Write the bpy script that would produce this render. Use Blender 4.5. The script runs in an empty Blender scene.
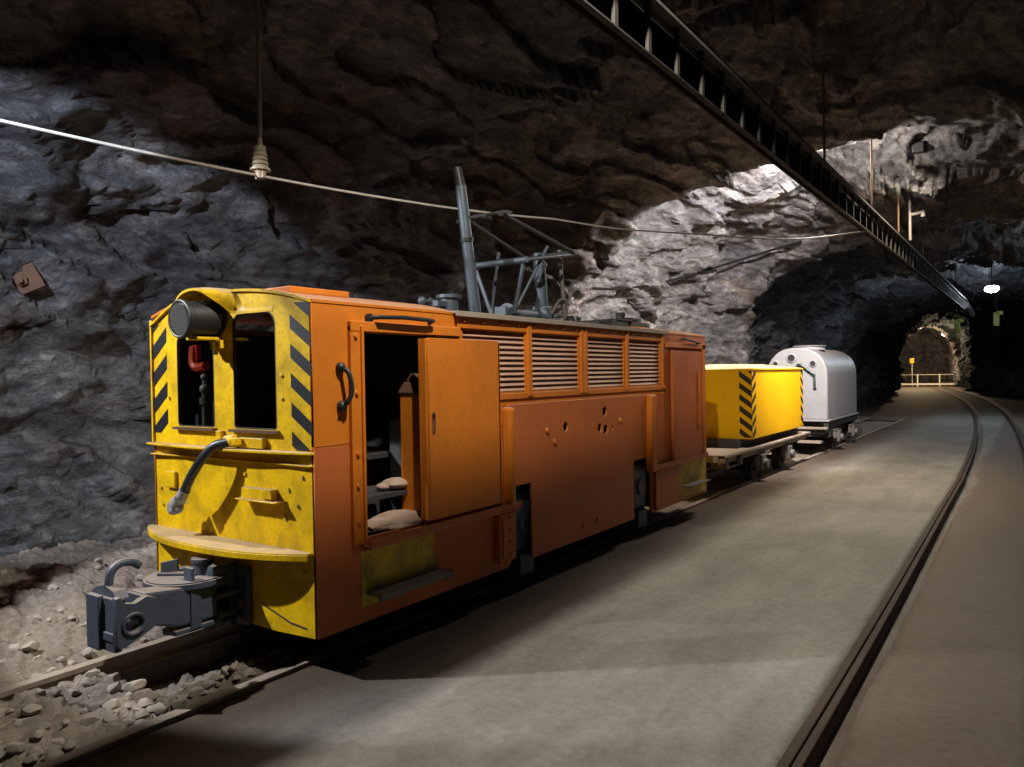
import bpy, bmesh, math, random
from mathutils import Vector, Matrix, noise
from mathutils.bvhtree import BVHTree
R=random.Random(7)
S=bpy.context.scene
col=S.collection
PI=math.pi
# ------------------------------------------------------------ camera
F_PX=750.0
def cam_axes(yaw,pitch,roll):
    cy,sy=math.cos(yaw),math.sin(yaw)
    F=Vector((-sy*math.cos(pitch),cy*math.cos(pitch),-math.sin(pitch)))
    Rr=Vector((cy,sy,0)); U=Rr.cross(F)
    c,s=math.cos(roll),math.sin(roll)
    return c*Rr+s*U, -s*Rr+c*U, F
CR,CU,CF=cam_axes(math.radians(34.89924),math.radians(0.64151),-0.0174)
CAMP=Vector((0,0,1.5))
cd=bpy.data.cameras.new('camera'); cam=bpy.data.objects.new('camera',cd); col.objects.link(cam)
cd.sensor_width=36; cd.lens=36*F_PX/1024; cd.clip_start=0.05; cd.clip_end=300
cam.matrix_world=Matrix(((CR.x,CU.x,-CF.x,CAMP.x),(CR.y,CU.y,-CF.y,CAMP.y),(CR.z,CU.z,-CF.z,CAMP.z),(0,0,0,1)))
S.camera=cam
def sight(px,py):
    return (CR*((px-512)/F_PX)+CU*(-(py-383.5)/F_PX)+CF).normalized()
# ------------------------------------------------------------ materials
def new_mat(name):
    m=bpy.data.materials.new(name); m.use_nodes=True
    nt=m.node_tree; b=nt.nodes['Principled BSDF']; return m,nt,b
def nd(nt,t,**k):
    n=nt.nodes.new(t)
    for a,v in k.items():
        if hasattr(n,a): setattr(n,a,v)
        else: n.inputs[a.replace('_',' ')].default_value=v
    return n
def ramp(nt,fac,stops):
    r=nt.nodes.new('ShaderNodeValToRGB'); e=r.color_ramp.elements
    while len(e)<len(stops): e.new(0.5)
    for i,(p,c) in enumerate(stops):
        e[i].position=p; e[i].color=(c[0],c[1],c[2],1) if isinstance(c,(tuple,list)) else (c,c,c,1)
    nt.links.new(fac,r.inputs[0]); return r.outputs[0]
def mix(nt,fac,a,b,mode='MIX'):
    n=nt.nodes.new('ShaderNodeMix'); n.data_type='RGBA'; n.blend_type=mode
    for v,i in ((fac,0),(a,6),(b,7)):
        if hasattr(v,'is_linked') or hasattr(v,'links'): nt.links.new(v,n.inputs[i])
        else: n.inputs[i].default_value=v if i==0 else (v[0],v[1],v[2],1)
    return n.outputs[2]
def coords(nt,scale=(1,1,1),rot=(0,0,0)):
    g=nt.nodes.new('ShaderNodeTexCoord'); m=nt.nodes.new('ShaderNodeMapping')
    m.inputs['Scale'].default_value=scale; m.inputs['Rotation'].default_value=rot
    nt.links.new(g.outputs['Object'],m.inputs['Vector']); return m.outputs[0]
def noi(nt,vec,scale,detail=6,rough=.6,dist=0.0):
    n=nd(nt,'ShaderNodeTexNoise'); n.inputs['Scale'].default_value=scale; n.inputs['Detail'].default_value=detail
    n.inputs['Roughness'].default_value=rough; n.inputs['Distortion'].default_value=dist
    nt.links.new(vec,n.inputs['Vector']); return n.outputs[0]
def bump(nt,h,strength,dist,prev=None):
    b=nd(nt,'ShaderNodeBump'); b.inputs['Strength'].default_value=strength; b.inputs['Distance'].default_value=dist
    nt.links.new(h,b.inputs['Height'])
    if prev is not None: nt.links.new(prev,b.inputs['Normal'])
    return b.outputs[0]
def paint(name,base,dark,rough=.45,metal=0.0,dirt=.5,scale=3.0,dust=0.0,bmp=.15,spec=.5):
    """worn paint: stains of a shape of their own, dust settled on upward faces"""
    m,nt,b=new_mat(name); v=coords(nt)
    n1=noi(nt,v,scale,8,.65,.3); n2=noi(nt,v,scale*9,5,.7)
    f1=ramp(nt,n1,[(.42,0),(.72,1)]); f2=ramp(nt,n2,[(.5,0),(.75,1)])
    c=mix(nt,0.0,base,dark)
    mm=nt.nodes.new('ShaderNodeMath'); mm.operation='MULTIPLY'; mm.inputs[1].default_value=dirt
    nt.links.new(f1,mm.inputs[0]); c=mix(nt,mm.outputs[0],base,dark)
    m2=nt.nodes.new('ShaderNodeMath'); m2.operation='MULTIPLY'; m2.inputs[1].default_value=dirt*.6
    nt.links.new(f2,m2.inputs[0]); c=mix(nt,m2.outputs[0],c,tuple(.6*x for x in dark))
    if dust>0:
        g=nt.nodes.new('ShaderNodeNewGeometry'); sx=nt.nodes.new('ShaderNodeSeparateXYZ'); nt.links.new(g.outputs['True Normal'],sx.inputs[0])
        f=ramp(nt,sx.outputs[2],[(.55,0),(.9,dust)]); c=mix(nt,f,c,(.36,.29,.23))
    nt.links.new(c,b.inputs['Base Color']); b.inputs['Roughness'].default_value=rough; b.inputs['Metallic'].default_value=metal
    b.inputs['Specular IOR Level'].default_value=spec
    if bmp: nt.links.new(bump(nt,n2,bmp,.004),b.inputs['Normal'])
    return m
def plain(name,c,rough=.6,metal=0.0,emit=None,es=0):
    m,nt,b=new_mat(name); b.inputs['Roughness'].default_value=rough; b.inputs['Metallic'].default_value=metal
    v=coords(nt); n=noi(nt,v,14,4,.6); cc=mix(nt,ramp(nt,n,[(.35,0),(.7,1)]),c,tuple(.72*x for x in c))
    nt.links.new(cc,b.inputs['Base Color'])
    if emit: b.inputs['Emission Color'].default_value=(*emit,1); b.inputs['Emission Strength'].default_value=es
    return m
def rock_mat(name,tint=1.0):
    m,nt,b=new_mat(name); v=coords(nt,(1,.8,1.7),(.25,.12,0)); w=coords(nt)
    big=noi(nt,w,.35,5,.6,.8); med=noi(nt,v,1.3,9,.68,1.0); fine=noi(nt,v,7,8,.7,.4); vf=noi(nt,w,38,4,.7)
    c=ramp(nt,med,[(.30,(.035,.034,.036)),(.47,(.125,.120,.122)),(.58,(.215,.205,.200)),(.74,(.42,.40,.40))])
    brown=ramp(nt,noi(nt,w,.75,7,.65,1.2),[(.55,0),(.70,.5)])
    c=mix(nt,brown,c,(.22,.135,.08))
    c=mix(nt,ramp(nt,big,[(.42,0),(.62,.55)]),c,(.09,.095,.115))
    c=mix(nt,.75,c,ramp(nt,fine,[(.30,.15),(.50,.80),(.70,1.7)]),'MULTIPLY')
    vein=nd(nt,'ShaderNodeTexNoise'); 
    c=mix(nt,ramp(nt,noi(nt,v,2.2,4,.5,2.5),[(.485,0),(.5,.5),(.515,0)]),c,(.02,.02,.02))
    c=mix(nt,.55,c,ramp(nt,vf,[(.3,.5),(.7,1.35)]),'MULTIPLY')
    if tint!=1.0: c=mix(nt,1.0,c,(tint,tint,tint),'MULTIPLY')
    nt.links.new(c,b.inputs['Base Color']); b.inputs['Roughness'].default_value=.72; b.inputs['Specular IOR Level'].default_value=.35
    vo=nd(nt,'ShaderNodeTexVoronoi'); vo.feature='F1'; vo.inputs['Scale'].default_value=3.2
    dv=nt.nodes.new('ShaderNodeVectorMath'); dv.operation='ADD'; ns=nt.nodes.new('ShaderNodeTexNoise'); ns.inputs['Scale'].default_value=1.6; ns.inputs['Detail'].default_value=4
    nt.links.new(v,ns.inputs['Vector']); nt.links.new(v,dv.inputs[0]); nt.links.new(ns.outputs['Color'],dv.inputs[1]); nt.links.new(dv.outputs[0],vo.inputs['Vector'])
    n=bump(nt,vo.outputs['Distance'],.55,.10); n=bump(nt,med,.9,.16,n); n=bump(nt,fine,1.0,.06,n); n=bump(nt,vf,.8,.014,n)
    nt.links.new(n,b.inputs['Normal']); return m
def floor_mat():
    m,nt,b=new_mat('dusty_concrete'); w=coords(nt); v=coords(nt,(1.6,.35,1))
    n1=noi(nt,w,.5,7,.65,.6); n2=noi(nt,v,2.4,7,.65,.3); n3=noi(nt,w,26,6,.75); n4=noi(nt,w,120,3,.6)
    c=ramp(nt,n1,[(.34,(.165,.155,.135)),(.66,(.255,.245,.215))])
    c=mix(nt,.5,c,ramp(nt,n2,[(.3,.6),(.7,1.35)]),'MULTIPLY')
    # brown muddy wear outside the smooth lane, with shade beside the train painted in
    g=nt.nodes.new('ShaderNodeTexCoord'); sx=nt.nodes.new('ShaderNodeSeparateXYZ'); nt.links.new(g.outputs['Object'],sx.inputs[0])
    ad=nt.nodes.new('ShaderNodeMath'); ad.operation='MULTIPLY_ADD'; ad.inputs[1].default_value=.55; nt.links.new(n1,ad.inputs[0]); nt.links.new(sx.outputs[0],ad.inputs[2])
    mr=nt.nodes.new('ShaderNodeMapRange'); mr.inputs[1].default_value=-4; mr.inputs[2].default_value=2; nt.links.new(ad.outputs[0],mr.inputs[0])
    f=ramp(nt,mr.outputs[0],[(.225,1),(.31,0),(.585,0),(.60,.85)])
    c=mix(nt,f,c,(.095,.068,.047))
    c=mix(nt,.5,c,ramp(nt,n3,[(.32,.55),(.7,1.3)]),'MULTIPLY')
    c=mix(nt,ramp(nt,noi(nt,w,9,5,.6,.5),[(.62,0),(.70,.35)]),c,(.10,.085,.07))
    nt.links.new(c,b.inputs['Base Color']); b.inputs['Roughness'].default_value=.75; b.inputs['Specular IOR Level'].default_value=.3
    n=bump(nt,n2,.25,.02); n=bump(nt,n3,.55,.009,n); n=bump(nt,n4,.3,.003,n); nt.links.new(n,b.inputs['Normal']); return m
def rubble_mat():
    m,nt,b=new_mat('rubble_soil'); w=coords(nt)
    n1=noi(nt,w,1.2,6,.6,.5); n3=noi(nt,w,30,6,.75); vo=nd(nt,'ShaderNodeTexVoronoi'); vo.inputs['Scale'].default_value=15
    nt.links.new(w,vo.inputs['Vector'])
    c=ramp(nt,n1,[(.3,(.19,.155,.125)),(.7,(.30,.255,.21))]); c=mix(nt,.6,c,ramp(nt,n3,[(.3,.5),(.7,1.35)]),'MULTIPLY')
    nt.links.new(c,b.inputs['Base Color']); b.inputs['Roughness'].default_value=.95; b.inputs['Specular IOR Level'].default_value=.15
    n=bump(nt,vo.outputs['Distance'],.5,.03); n=bump(nt,n3,.8,.015,n); nt.links.new(n,b.inputs['Normal']); return m
M={}
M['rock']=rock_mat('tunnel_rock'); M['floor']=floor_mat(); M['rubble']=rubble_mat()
M['stone']=plain('stone_grey',(.36,.315,.265),.9)
M['yellow']=paint('yellow_paint',(.84,.52,.002),(.20,.11,.01),.48,0,.72,4.5,.75,.3,.25)
M['yellow_w']=paint('wagon_yellow_paint',(.92,.50,.002),(.50,.25,.005),.45,0,.25,2,.7,.1,.25)
M['yellow_dirty']=paint('worn_yellow_paint',(.66,.48,.02),(.14,.09,.02),.6,0,.8,7,.5,.4)
M['orange']=paint('orange_paint',(.63,.185,.016),(.33,.09,.012),.48,0,.45,1.6,.55,.12,.3)
M['orange_b']=paint('brown_orange_paint',(.50,.135,.032),(.28,.075,.022),.48,0,.4,1.6,.55,.12,.3)
M['slat']=paint('dusty_slat_paint',(.50,.29,.20),(.32,.16,.09),.7,0,.4,6,.9,.1)
M['roofdust']=paint('dusty_roof_sheet',(.33,.27,.21),(.20,.13,.08),.8,0,.5,4,.6,.2)
M['black']=plain('matte_black_paint',(.018,.018,.02),.5)
M['stripe']=plain('black_stripe_paint',(.012,.013,.018),.45)
M['dark']=plain('dark_underframe',(.035,.033,.032),.75)
M['steel']=paint('blue_grey_steel',(.070,.088,.125),(.035,.042,.058),.55,.15,.5,8,.6,.4)
M['galv']=paint('galvanised_steel',(.17,.155,.135),(.08,.07,.06),.6,.15,.5,6,0,.1)
M['tray']=paint('dull_ladder_steel',(.034,.028,.023),(.02,.016,.013),.8,.0,.5,6,0,.1)
M['pipe']=paint('blue_grey_pipe',(.085,.105,.13),(.045,.052,.065),.45,.3,.4,5,0,.1)
M['rail']=paint('rail_steel',(.26,.21,.17),(.12,.085,.06),.7,.1,.6,9,.6,.4)
M['rail2']=paint('brown_rail_steel',(.062,.044,.031),(.03,.022,.016),.8,.0,.6,9,.0,.4,.2)
M['silver']=paint('silver_grey_paint',(.34,.34,.36),(.22,.21,.21),.5,.15,.4,3,.45,.15)
M['wire']=plain('pale_wire',(.66,.62,.54),.5)
M['cable']=plain('black_cable_sheath',(.008,.008,.008),.9)
M['cable'].node_tree.nodes['Principled BSDF'].inputs['Specular IOR Level'].default_value=.08
M['porc']=plain('pale_insulator',(.42,.36,.25),.4)
M['red']=plain('red_plastic',(.85,.07,.03),.4)
M['wood']=plain('bench_board',(.30,.15,.07),.7)
M['cloth']=plain('dusty_rag',(.42,.30,.22),.95)
M['grey']=plain('grey_cabinet_paint',(.16,.18,.20),.5)
M['inner']=plain('dark_cab_lining',(.045,.042,.040),.7)
M['hose']=plain('black_rubber_hose',(.03,.035,.042),.38)
M['white']=plain('white_paint',(.7,.68,.62),.5)
M['green']=plain('dark_green_paint',(.03,.07,.05),.4)
M['moss']=plain('yellow_green_plastic',(.42,.46,.05),.5)
M['rust']=paint('rusty_plate',(.13,.065,.035),(.06,.035,.025),.8,.2,.6,9,0,.3)
M['lamp_cold']=plain('cold_lamp_glass',(.9,.95,1),.3,0,(.72,.86,1.0),60)
M['lamp_warm']=plain('warm_lamp_glass',(1,.9,.7),.3,0,(1,.78,.5),9)
def glass_mat():
    m,nt,b=new_mat('window_glass'); out=nt.nodes['Material Output']; nt.nodes.remove(b)
    t=nt.nodes.new('ShaderNodeBsdfTransparent'); t.inputs[0].default_value=(.72,.72,.70,1)
    g=nt.nodes.new('ShaderNodeBsdfGlossy'); g.inputs['Roughness'].default_value=.08
    mx=nt.nodes.new('ShaderNodeMixShader'); mx.inputs[0].default_value=.07
    nt.links.new(t.outputs[0],mx.inputs[1]); nt.links.new(g.outputs[0],mx.inputs[2]); nt.links.new(mx.outputs[0],out.inputs[0]); return m
M['glass']=glass_mat()
def lens_mat():
    m,nt,b=new_mat('headlamp_lens'); b.inputs['Base Color'].default_value=(.5,.5,.47,1); b.inputs['Roughness'].default_value=.18; b.inputs['Metallic'].default_value=.85; return m
M['lens']=lens_mat()
# ------------------------------------------------------------ mesh helpers
class MB:
    def __init__(s): s.bm=bmesh.new()
    def box(s,x0,x1,y0,y1,z0,z1,rot=None,bev=0):
        c=Vector(((x0+x1)/2,(y0+y1)/2,(z0+z1)/2))
        m=Matrix.Translation(c)@(rot.to_4x4() if rot else Matrix())@Matrix.Diagonal((abs(x1-x0),abs(y1-y0),abs(z1-z0),1))
        r=bmesh.ops.create_cube(s.bm,size=1,matrix=m)
        if bev:
            ed={e for v in r['verts'] for e in v.link_edges}
            bmesh.ops.bevel(s.bm,geom=list(ed),offset=bev,segments=2,affect='EDGES',profile=.6)
        return s
    def bar(s,p0,p1,w,h,up=(0,0,1)):
        p0,p1=Vector(p0),Vector(p1); d=p1-p0; L=d.length; d.normalize(); u=Vector(up)
        x=d.cross(u); 
        if x.length<1e-4: x=Vector((1,0,0))
        x.normalize(); z=x.cross(d)
        m=Matrix(((x.x*w,d.x*L,z.x*h,0),(x.y*w,d.y*L,z.y*h,0),(x.z*w,d.z*L,z.z*h,0),(0,0,0,1)))
        bmesh.ops.create_cube(s.bm,size=1,matrix=Matrix.Translation((p0+p1)/2)@m); return s
    def cyl(s,p0,p1,r,r2=None,n=20):
        p0,p1=Vector(p0),Vector(p1); d=p1-p0
        m=Matrix.Translation((p0+p1)/2)@d.to_track_quat('Z','Y').to_matrix().to_4x4()
        bmesh.ops.create_cone(s.bm,cap_ends=True,segments=n,radius1=r,radius2=r if r2 is None else r2,depth=d.length,matrix=m); return s
    def tube(s,pts,r,n=10,rs=None,closed_caps=True):
        pts=[Vector(p) for p in pts]; rings=[]; up=None
        for i,p in enumerate(pts):
            t=(pts[min(i+1,len(pts)-1)]-pts[max(i-1,0)]).normalized()
            if up is None: up=Vector((0,0,1)) if abs(t.z)<.9 else Vector((1,0,0))
            x=t.cross(up).normalized(); up=x.cross(t).normalized()
            rr=rs[i] if rs else r
            rings.append([s.bm.verts.new(p+(x*math.cos(2*PI*k/n)+up*math.sin(2*PI*k/n))*rr) for k in range(n)])
        for a,b in zip(rings,rings[1:]):
            for k in range(n): s.bm.faces.new((a[k],a[(k+1)%n],b[(k+1)%n],b[k]))
        s.bm.faces.new(rings[0][::-1]); s.bm.faces.new(rings[-1]); return s
    def sph(s,c,r,sc=(1,1,1),n=12):
        bmesh.ops.create_uvsphere(s.bm,u_segments=n*2,v_segments=n,radius=r,matrix=Matrix.Translation(c)@Matrix.Diagonal((*sc,1))); return s
    def prism(s,poly,fn,w0,w1):
        a=[s.bm.verts.new(fn(u,v,w0)) for u,v in poly]; b=[s.bm.verts.new(fn(u,v,w1)) for u,v in poly]; n=len(poly)
        s.bm.faces.new(a); s.bm.faces.new(b[::-1])
        for i in range(n): s.bm.faces.new((a[i],b[i],b[(i+1)%n],a[(i+1)%n]))
        return s
    def plate(s,outer,holes,fn,w0,w1):
        """flat sheet with holes, filled as a 2D curve then mapped by fn(u,v,w)"""
        cu=bpy.data.curves.new('tmp','CURVE'); cu.dimensions='2D'; cu.fill_mode='BOTH'; cu.extrude=.5
        for lp in [outer]+list(holes):
            sp=cu.splines.new('POLY'); sp.points.add(len(lp)-1); sp.use_cyclic_u=True
            for q,(u,v) in zip(sp.points,lp): q.co=(u,v,0,1)
        o=bpy.data.objects.new('tmp',cu); me=bpy.data.meshes.new_from_object(o)
        b0=len(s.bm.verts); s.bm.from_mesh(me); s.bm.verts.ensure_lookup_table()
        for v in s.bm.verts[b0:]: v.co=fn(v.co.x,v.co.y,w0+(v.co.z+.5)*(w1-w0))
        bpy.data.objects.remove(o); bpy.data.curves.remove(cu); bpy.data.meshes.remove(me); return s
    def build(s,name,mat,parent=None,smooth=False,bev=0,angle=35,seg=2):
        bm=s.bm; bmesh.ops.remove_doubles(bm,verts=bm.verts,dist=1e-5); bmesh.ops.recalc_face_normals(bm,faces=bm.faces)
        me=bpy.data.meshes.new(name); bm.to_mesh(me); bm.free(); me.materials.append(mat)
        o=bpy.data.objects.new(name,me); col.objects.link(o)
        if smooth:
            for p in me.polygons: p.use_smooth=True
            try: me.set_sharp_from_angle(angle=math.radians(angle))
            except Exception: pass
        if bev:
            m=o.modifiers.new('bevel','BEVEL'); m.width=bev; m.segments=seg; m.limit_method='ANGLE'; m.angle_limit=math.radians(40)
        if parent: o.parent=parent
        return o
def empty(name,loc,rz=0):
    o=bpy.data.objects.new(name,None); o.location=loc; o.rotation_euler=(0,0,rz); col.objects.link(o); o.empty_display_size=.1; return o
def tag(o,label=None,cat=None,group=None,kind=None):
    if label: o['label']=label
    if cat: o['category']=cat
    if group: o['group']=group
    if kind: o['kind']=kind
    return o
def pieces(name,mat,parent,fns,smooth=False):
    for f in fns:
        b=MB(); f(b); b.build(name,mat,parent,smooth)
def studs(name,mat,parent,lst,n=10):
    for p0,p1,r1,r2 in lst:
        MB().cyl(p0,p1,r1,r2,n).build(name,mat,parent)
def rrect(u0,u1,v0,v1,r,n=5,rs=None):
    out=[]
    for (cx,cy,a0,k) in ((u1,v1,0,0),(u0,v1,90,1),(u0,v0,180,2),(u1,v0,270,3)):
        rr=rs[k] if rs else r
        sx=-1 if k in (0,3) else 1; sy=-1 if k in (0,1) else 1
        for i in range(n+1):
            a=math.radians(a0+90*i/n); out.append((cx+sx*rr+rr*math.cos(a),cy+sy*rr+rr*math.sin(a)))
    return out
def circ(u,v,r,n=16): return [(u+r*math.cos(2*PI*k/n),v+r*math.sin(2*PI*k/n)) for k in range(n)]
def interp(tab,y):
    if y<=tab[0][0]: return tab[0][1]
    for (a,b),(c,d) in zip(tab,tab[1:]):
        if y<=c:
            t=(y-a)/(c-a); t=t*t*(3-2*t); return b+(d-b)*t
    return tab[-1][1]
def lin(tab,y):
    if y<=tab[0][0]: return tab[0][1]
    for (a,b),(c,d) in zip(tab,tab[1:]):
        if y<=c: return b+(d-b)*(y-a)/(c-a)
    return tab[-1][1]
def smooth_pts(pts,n=6):
    pts=[Vector(p) for p in pts]; out=[]
    P=[2*pts[0]-pts[1]]+pts+[2*pts[-1]-pts[-2]]
    for i in range(1,len(P)-2):
        for k in range(n):
            t=k/n; a,b,c,d=P[i-1],P[i],P[i+1],P[i+2]
            out.append(.5*((2*b)+(c-a)*t+(2*a-5*b+4*c-d)*t*t+(3*b-a-3*c+d)*t**3))
    out.append(pts[-1]); return out
# ------------------------------------------------------------ tunnel shell
XL=[(-6,-6.6),(0,-7.1),(2.5,-6.75),(5,-6.7),(7.8,-6.7),(9.3,-5.75),(10.4,-6.0),(13,-5.9),(15.6,-5.05),(17.6,-6.0),(24,-5.6),(30,-5.6),(38,-5.7),(50,-6.7),(60,-8.2),(80,-12)]
XR=[(-6,3.4),(30,3.4),(40,2.6),(45,.6),(48.5,-2.7),(60,-4.1),(80,-6.5)]
ZT=[(-6,4.5),(2,4.6),(6,4.65),(8.6,4.4),(9.65,4.12),(10.3,4.95),(11.2,4.85),(12.4,4.35),(14,4.1),(15.4,3.9),(16.8,4.2),(20,3.95),(22,4.3),(25,4.5),(32,4.2),(44,4.7),(54,4.3),(64,4.9),(80,5)]
Z0=1.0
def disp(p,amp):
    w=noise.noise_vector(p*.7)*.35
    q=Vector((p.x*.9+w.x,p.y*.75+w.y,p.z*1.5+.25*p.x+w.z))
    d=noise.fractal(p*.33,1.0,2.0,4)*.50
    ds,pt=noise.voronoi(q*.9)
    c=pt[0]; rv=noise.cell_vector(c*7.3)*2-Vector((1,1,1))
    d+=(q*.9-c).dot(rv)*.20+rv.x*.10
    ds2,pt2=noise.voronoi(q*2.6+Vector((5,3,1)))
    c2=pt2[0]; rv2=noise.cell_vector(c2*5.1)*2-Vector((1,1,1))
    d+=(q*2.6-c2+Vector((5,3,1))).dot(rv2)*.045+rv2.y*.035
    t=p.z*1.1+p.x*.45+p.y*.16+noise.noise(p*.8)*.9
    s=(t*1.5)%1.0; d+=.16*(s*s)-.05
    t2=(t*5.2+noise.noise(p*2.1)*.8)%1.0; d+=.035*t2
    d+=noise.fractal(p*2.4,1.0,2.1,5)*.085
    d+=noise.fractal(p*9,1.0,2.1,3)*.018
    return d*amp
ys=[]; y=-5.5
while y<78: ys.append(y); y+=.075 if y<1 else max(.05,.0052*y)
NT=430; TH0,TH1=math.radians(-22),math.radians(202)
rows=[]
for y in ys:
    xl,xr,zt=interp(XL,y),interp(XR,y),interp(ZT,y); cx=xl+(xr-xl)*.5; aL=cx-xl; aR=xr-cx; b=zt-Z0
    row=[]; n=2.9
    lipd=min(abs(y-9.7),abs(y-15.4)); amp=.55+.45*min(1,lipd/1.6); far=1.0
    for i in range(NT+1):
        th=TH0+(TH1-TH0)*i/NT; c,s=-math.cos(th),math.sin(th)
        a=aL if c<0 else aR
        r=(abs(c/a)**n+abs(s/b)**n)**(-1/n)
        base=Vector((cx+c*r,y,Z0+s*r))
        am=amp if s>.5 else .5+.5*amp
        dd=disp(base,am)
        # bring bedding shelves inward; keep the lower left wall smoother
        lowz=Z0+s*r
        if lowz<.7 and c<0: dd=dd*(.35+.65*max(0,lowz)/.7)-.22*(1-max(0,lowz)/.7)
        r2=r-dd*.9
        row.append(Vector((cx+c*r2,y+.0,Z0+s*r2)))
    rows.append(row)
def shell(name,i0,i1):
    bm=bmesh.new(); vs=[[bm.verts.new(r[i]) for i in range(i0,i1+1)] for r in rows]
    for a,b in zip(vs,vs[1:]):
        for k in range(i1-i0): bm.faces.new((a[k],a[k+1],b[k+1],b[k]))
    me=bpy.data.meshes.new(name); bm.to_mesh(me); bm.free(); me.materials.append(M['rock'])
    for p in me.polygons: p.use_smooth=True
    o=bpy.data.objects.new(name,me); col.objects.link(o); o['kind']='structure'; return o
iA=int(NT*(62+22)/224); iB=int(NT*(118+22)/224)
wl=shell('wall_left',0,iA); ce=shell('ceiling',iA,iB); wr=shell('wall_right',iB,NT)
def cap(name,y,sgn):
    xl,xr,zt=interp(XL,y)-1.2,interp(XR,y)+1.2,interp(ZT,y)+1
    bm=bmesh.new(); n=110; m=60; g=[]
    for i in range(n+1):
        rr=[]
        for j in range(m+1):
            p=Vector((xl+(xr-xl)*i/n,y,-.4+(zt+.4)*j/m)); rr.append(bm.verts.new(p+Vector((0,sgn*disp(p,1.6),0))))
        g.append(rr)
    for a,b in zip(g,g[1:]):
        for k in range(m): bm.faces.new((a[k],a[k+1],b[k+1],b[k]))
    me=bpy.data.meshes.new(name); bm.to_mesh(me); bm.free(); me.materials.append(M['rock'])
    for p in me.polygons: p.use_smooth=True
    o=bpy.data.objects.new(name,me); col.objects.link(o); o['kind']='structure'; return o
cap('wall_back',77.2,-1); cap('wall_front',-5.0,1)
trees=[]
dg=None
def rock_hit(px,py,off=0.0):
    global dg,trees
    if not trees:
        for o in (wl,ce,wr):
            trees.append(BVHTree.FromPolygons([v.co for v in o.data.vertices],[tuple(p.vertices) for p in o.data.polygons]))
    d=sight(px,py); best=None
    for t in trees:
        l,n,i,ds=t.ray_cast(CAMP,d)
        if l is not None and (best is None or ds<best[2]): best=(l,n,ds)
    l,n,ds=best
    if n.dot(d)>0: n=-n
    return l+n*off,n
def rock_up(p):
    rock_hit(512,100)
    best=None
    for t in trees:
        l,n,i,ds=t.ray_cast(Vector(p),Vector((0,0,1)))
        if l is not None and (best is None or ds<best[1]): best=(l,ds)
    return best[0] if best else Vector(p)+Vector((0,0,1))
# ------------------------------------------------------------ floor
RA=[(-6,-.82),(3,-.82),(12.6,-.88),(18,-1.05),(22.8,-1.29),(30,-1.8),(40,-2.76),(50,-4.1),(65,-6.44),(78,-8.7)]
def railA(y): return interp(RA,y) if y<12 else sum(lin(RA,y+k*1.5) for k in (-2,-1,0,1,2))/5
def railB(y): return railA(y)+.86+(0 if y<20 else .12*min(1,(y-20)/20))
def hump(x,y):
    p=Vector((x,y,0)); return noise.fractal(p*.5,1,2,4)*.012+noise.fractal(p*5,1,2,3)*.003
def floor_z(x,y,rA):
    z=-.03+hump(x,y)
    return z
bm=bmesh.new(); g=[]
fy=[]; y=-5.5
while y<78: fy.append(y); y+=max(.045,.011*y)
for y in fy:
    a=railA(y); b=railB(y); rr=[]
    lf=-3.155 if y<24 else lin([(24,-3.1),(25,-7.5),(50,-9.5),(78,-13)],y)
    xsA=[lf+(a-.005-lf)*k/46 for k in range(47)]
    for k,x in enumerate(xsA):
        fade=min(1,(46-k)/4); rr.append((x,(-.02+hump(x,y))*fade+(-.006)*(1-fade)))
    rr.append((a-.004,-.10)); gw=.150+.016*noise.noise(Vector((0,y*1.7,0)))+.010*noise.noise(Vector((3,y*9,0)))
    rr.append((a+gw,-.10)); rr.append((a+gw+.015,-.03))
    for k in range(1,13):
        x=a+gw+.02+(b-a-gw-.08)*k/12; rr.append((x,-.022+hump(x,y)))
    rr.append((b-.05,-.08)); rr.append((b+.075,-.08)); rr.append((b+.085,-.02))
    for k in range(1,26):
        x=b+.09+(max(4.8,1)-b)*k/25; rr.append((x,-.02+hump(x,y)+max(0,x-2.6)*.08))
    g.append([bm.verts.new((x,y,z)) for x,z in rr])
for p,q in zip(g,g[1:]):
    for k in range(len(p)-1): bm.faces.new((p[k],q[k],q[k+1],p[k+1]))
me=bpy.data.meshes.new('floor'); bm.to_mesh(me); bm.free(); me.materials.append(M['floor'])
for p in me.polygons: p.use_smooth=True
fo=bpy.data.objects.new('floor',me); col.objects.link(fo); fo['kind']='structure'
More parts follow.
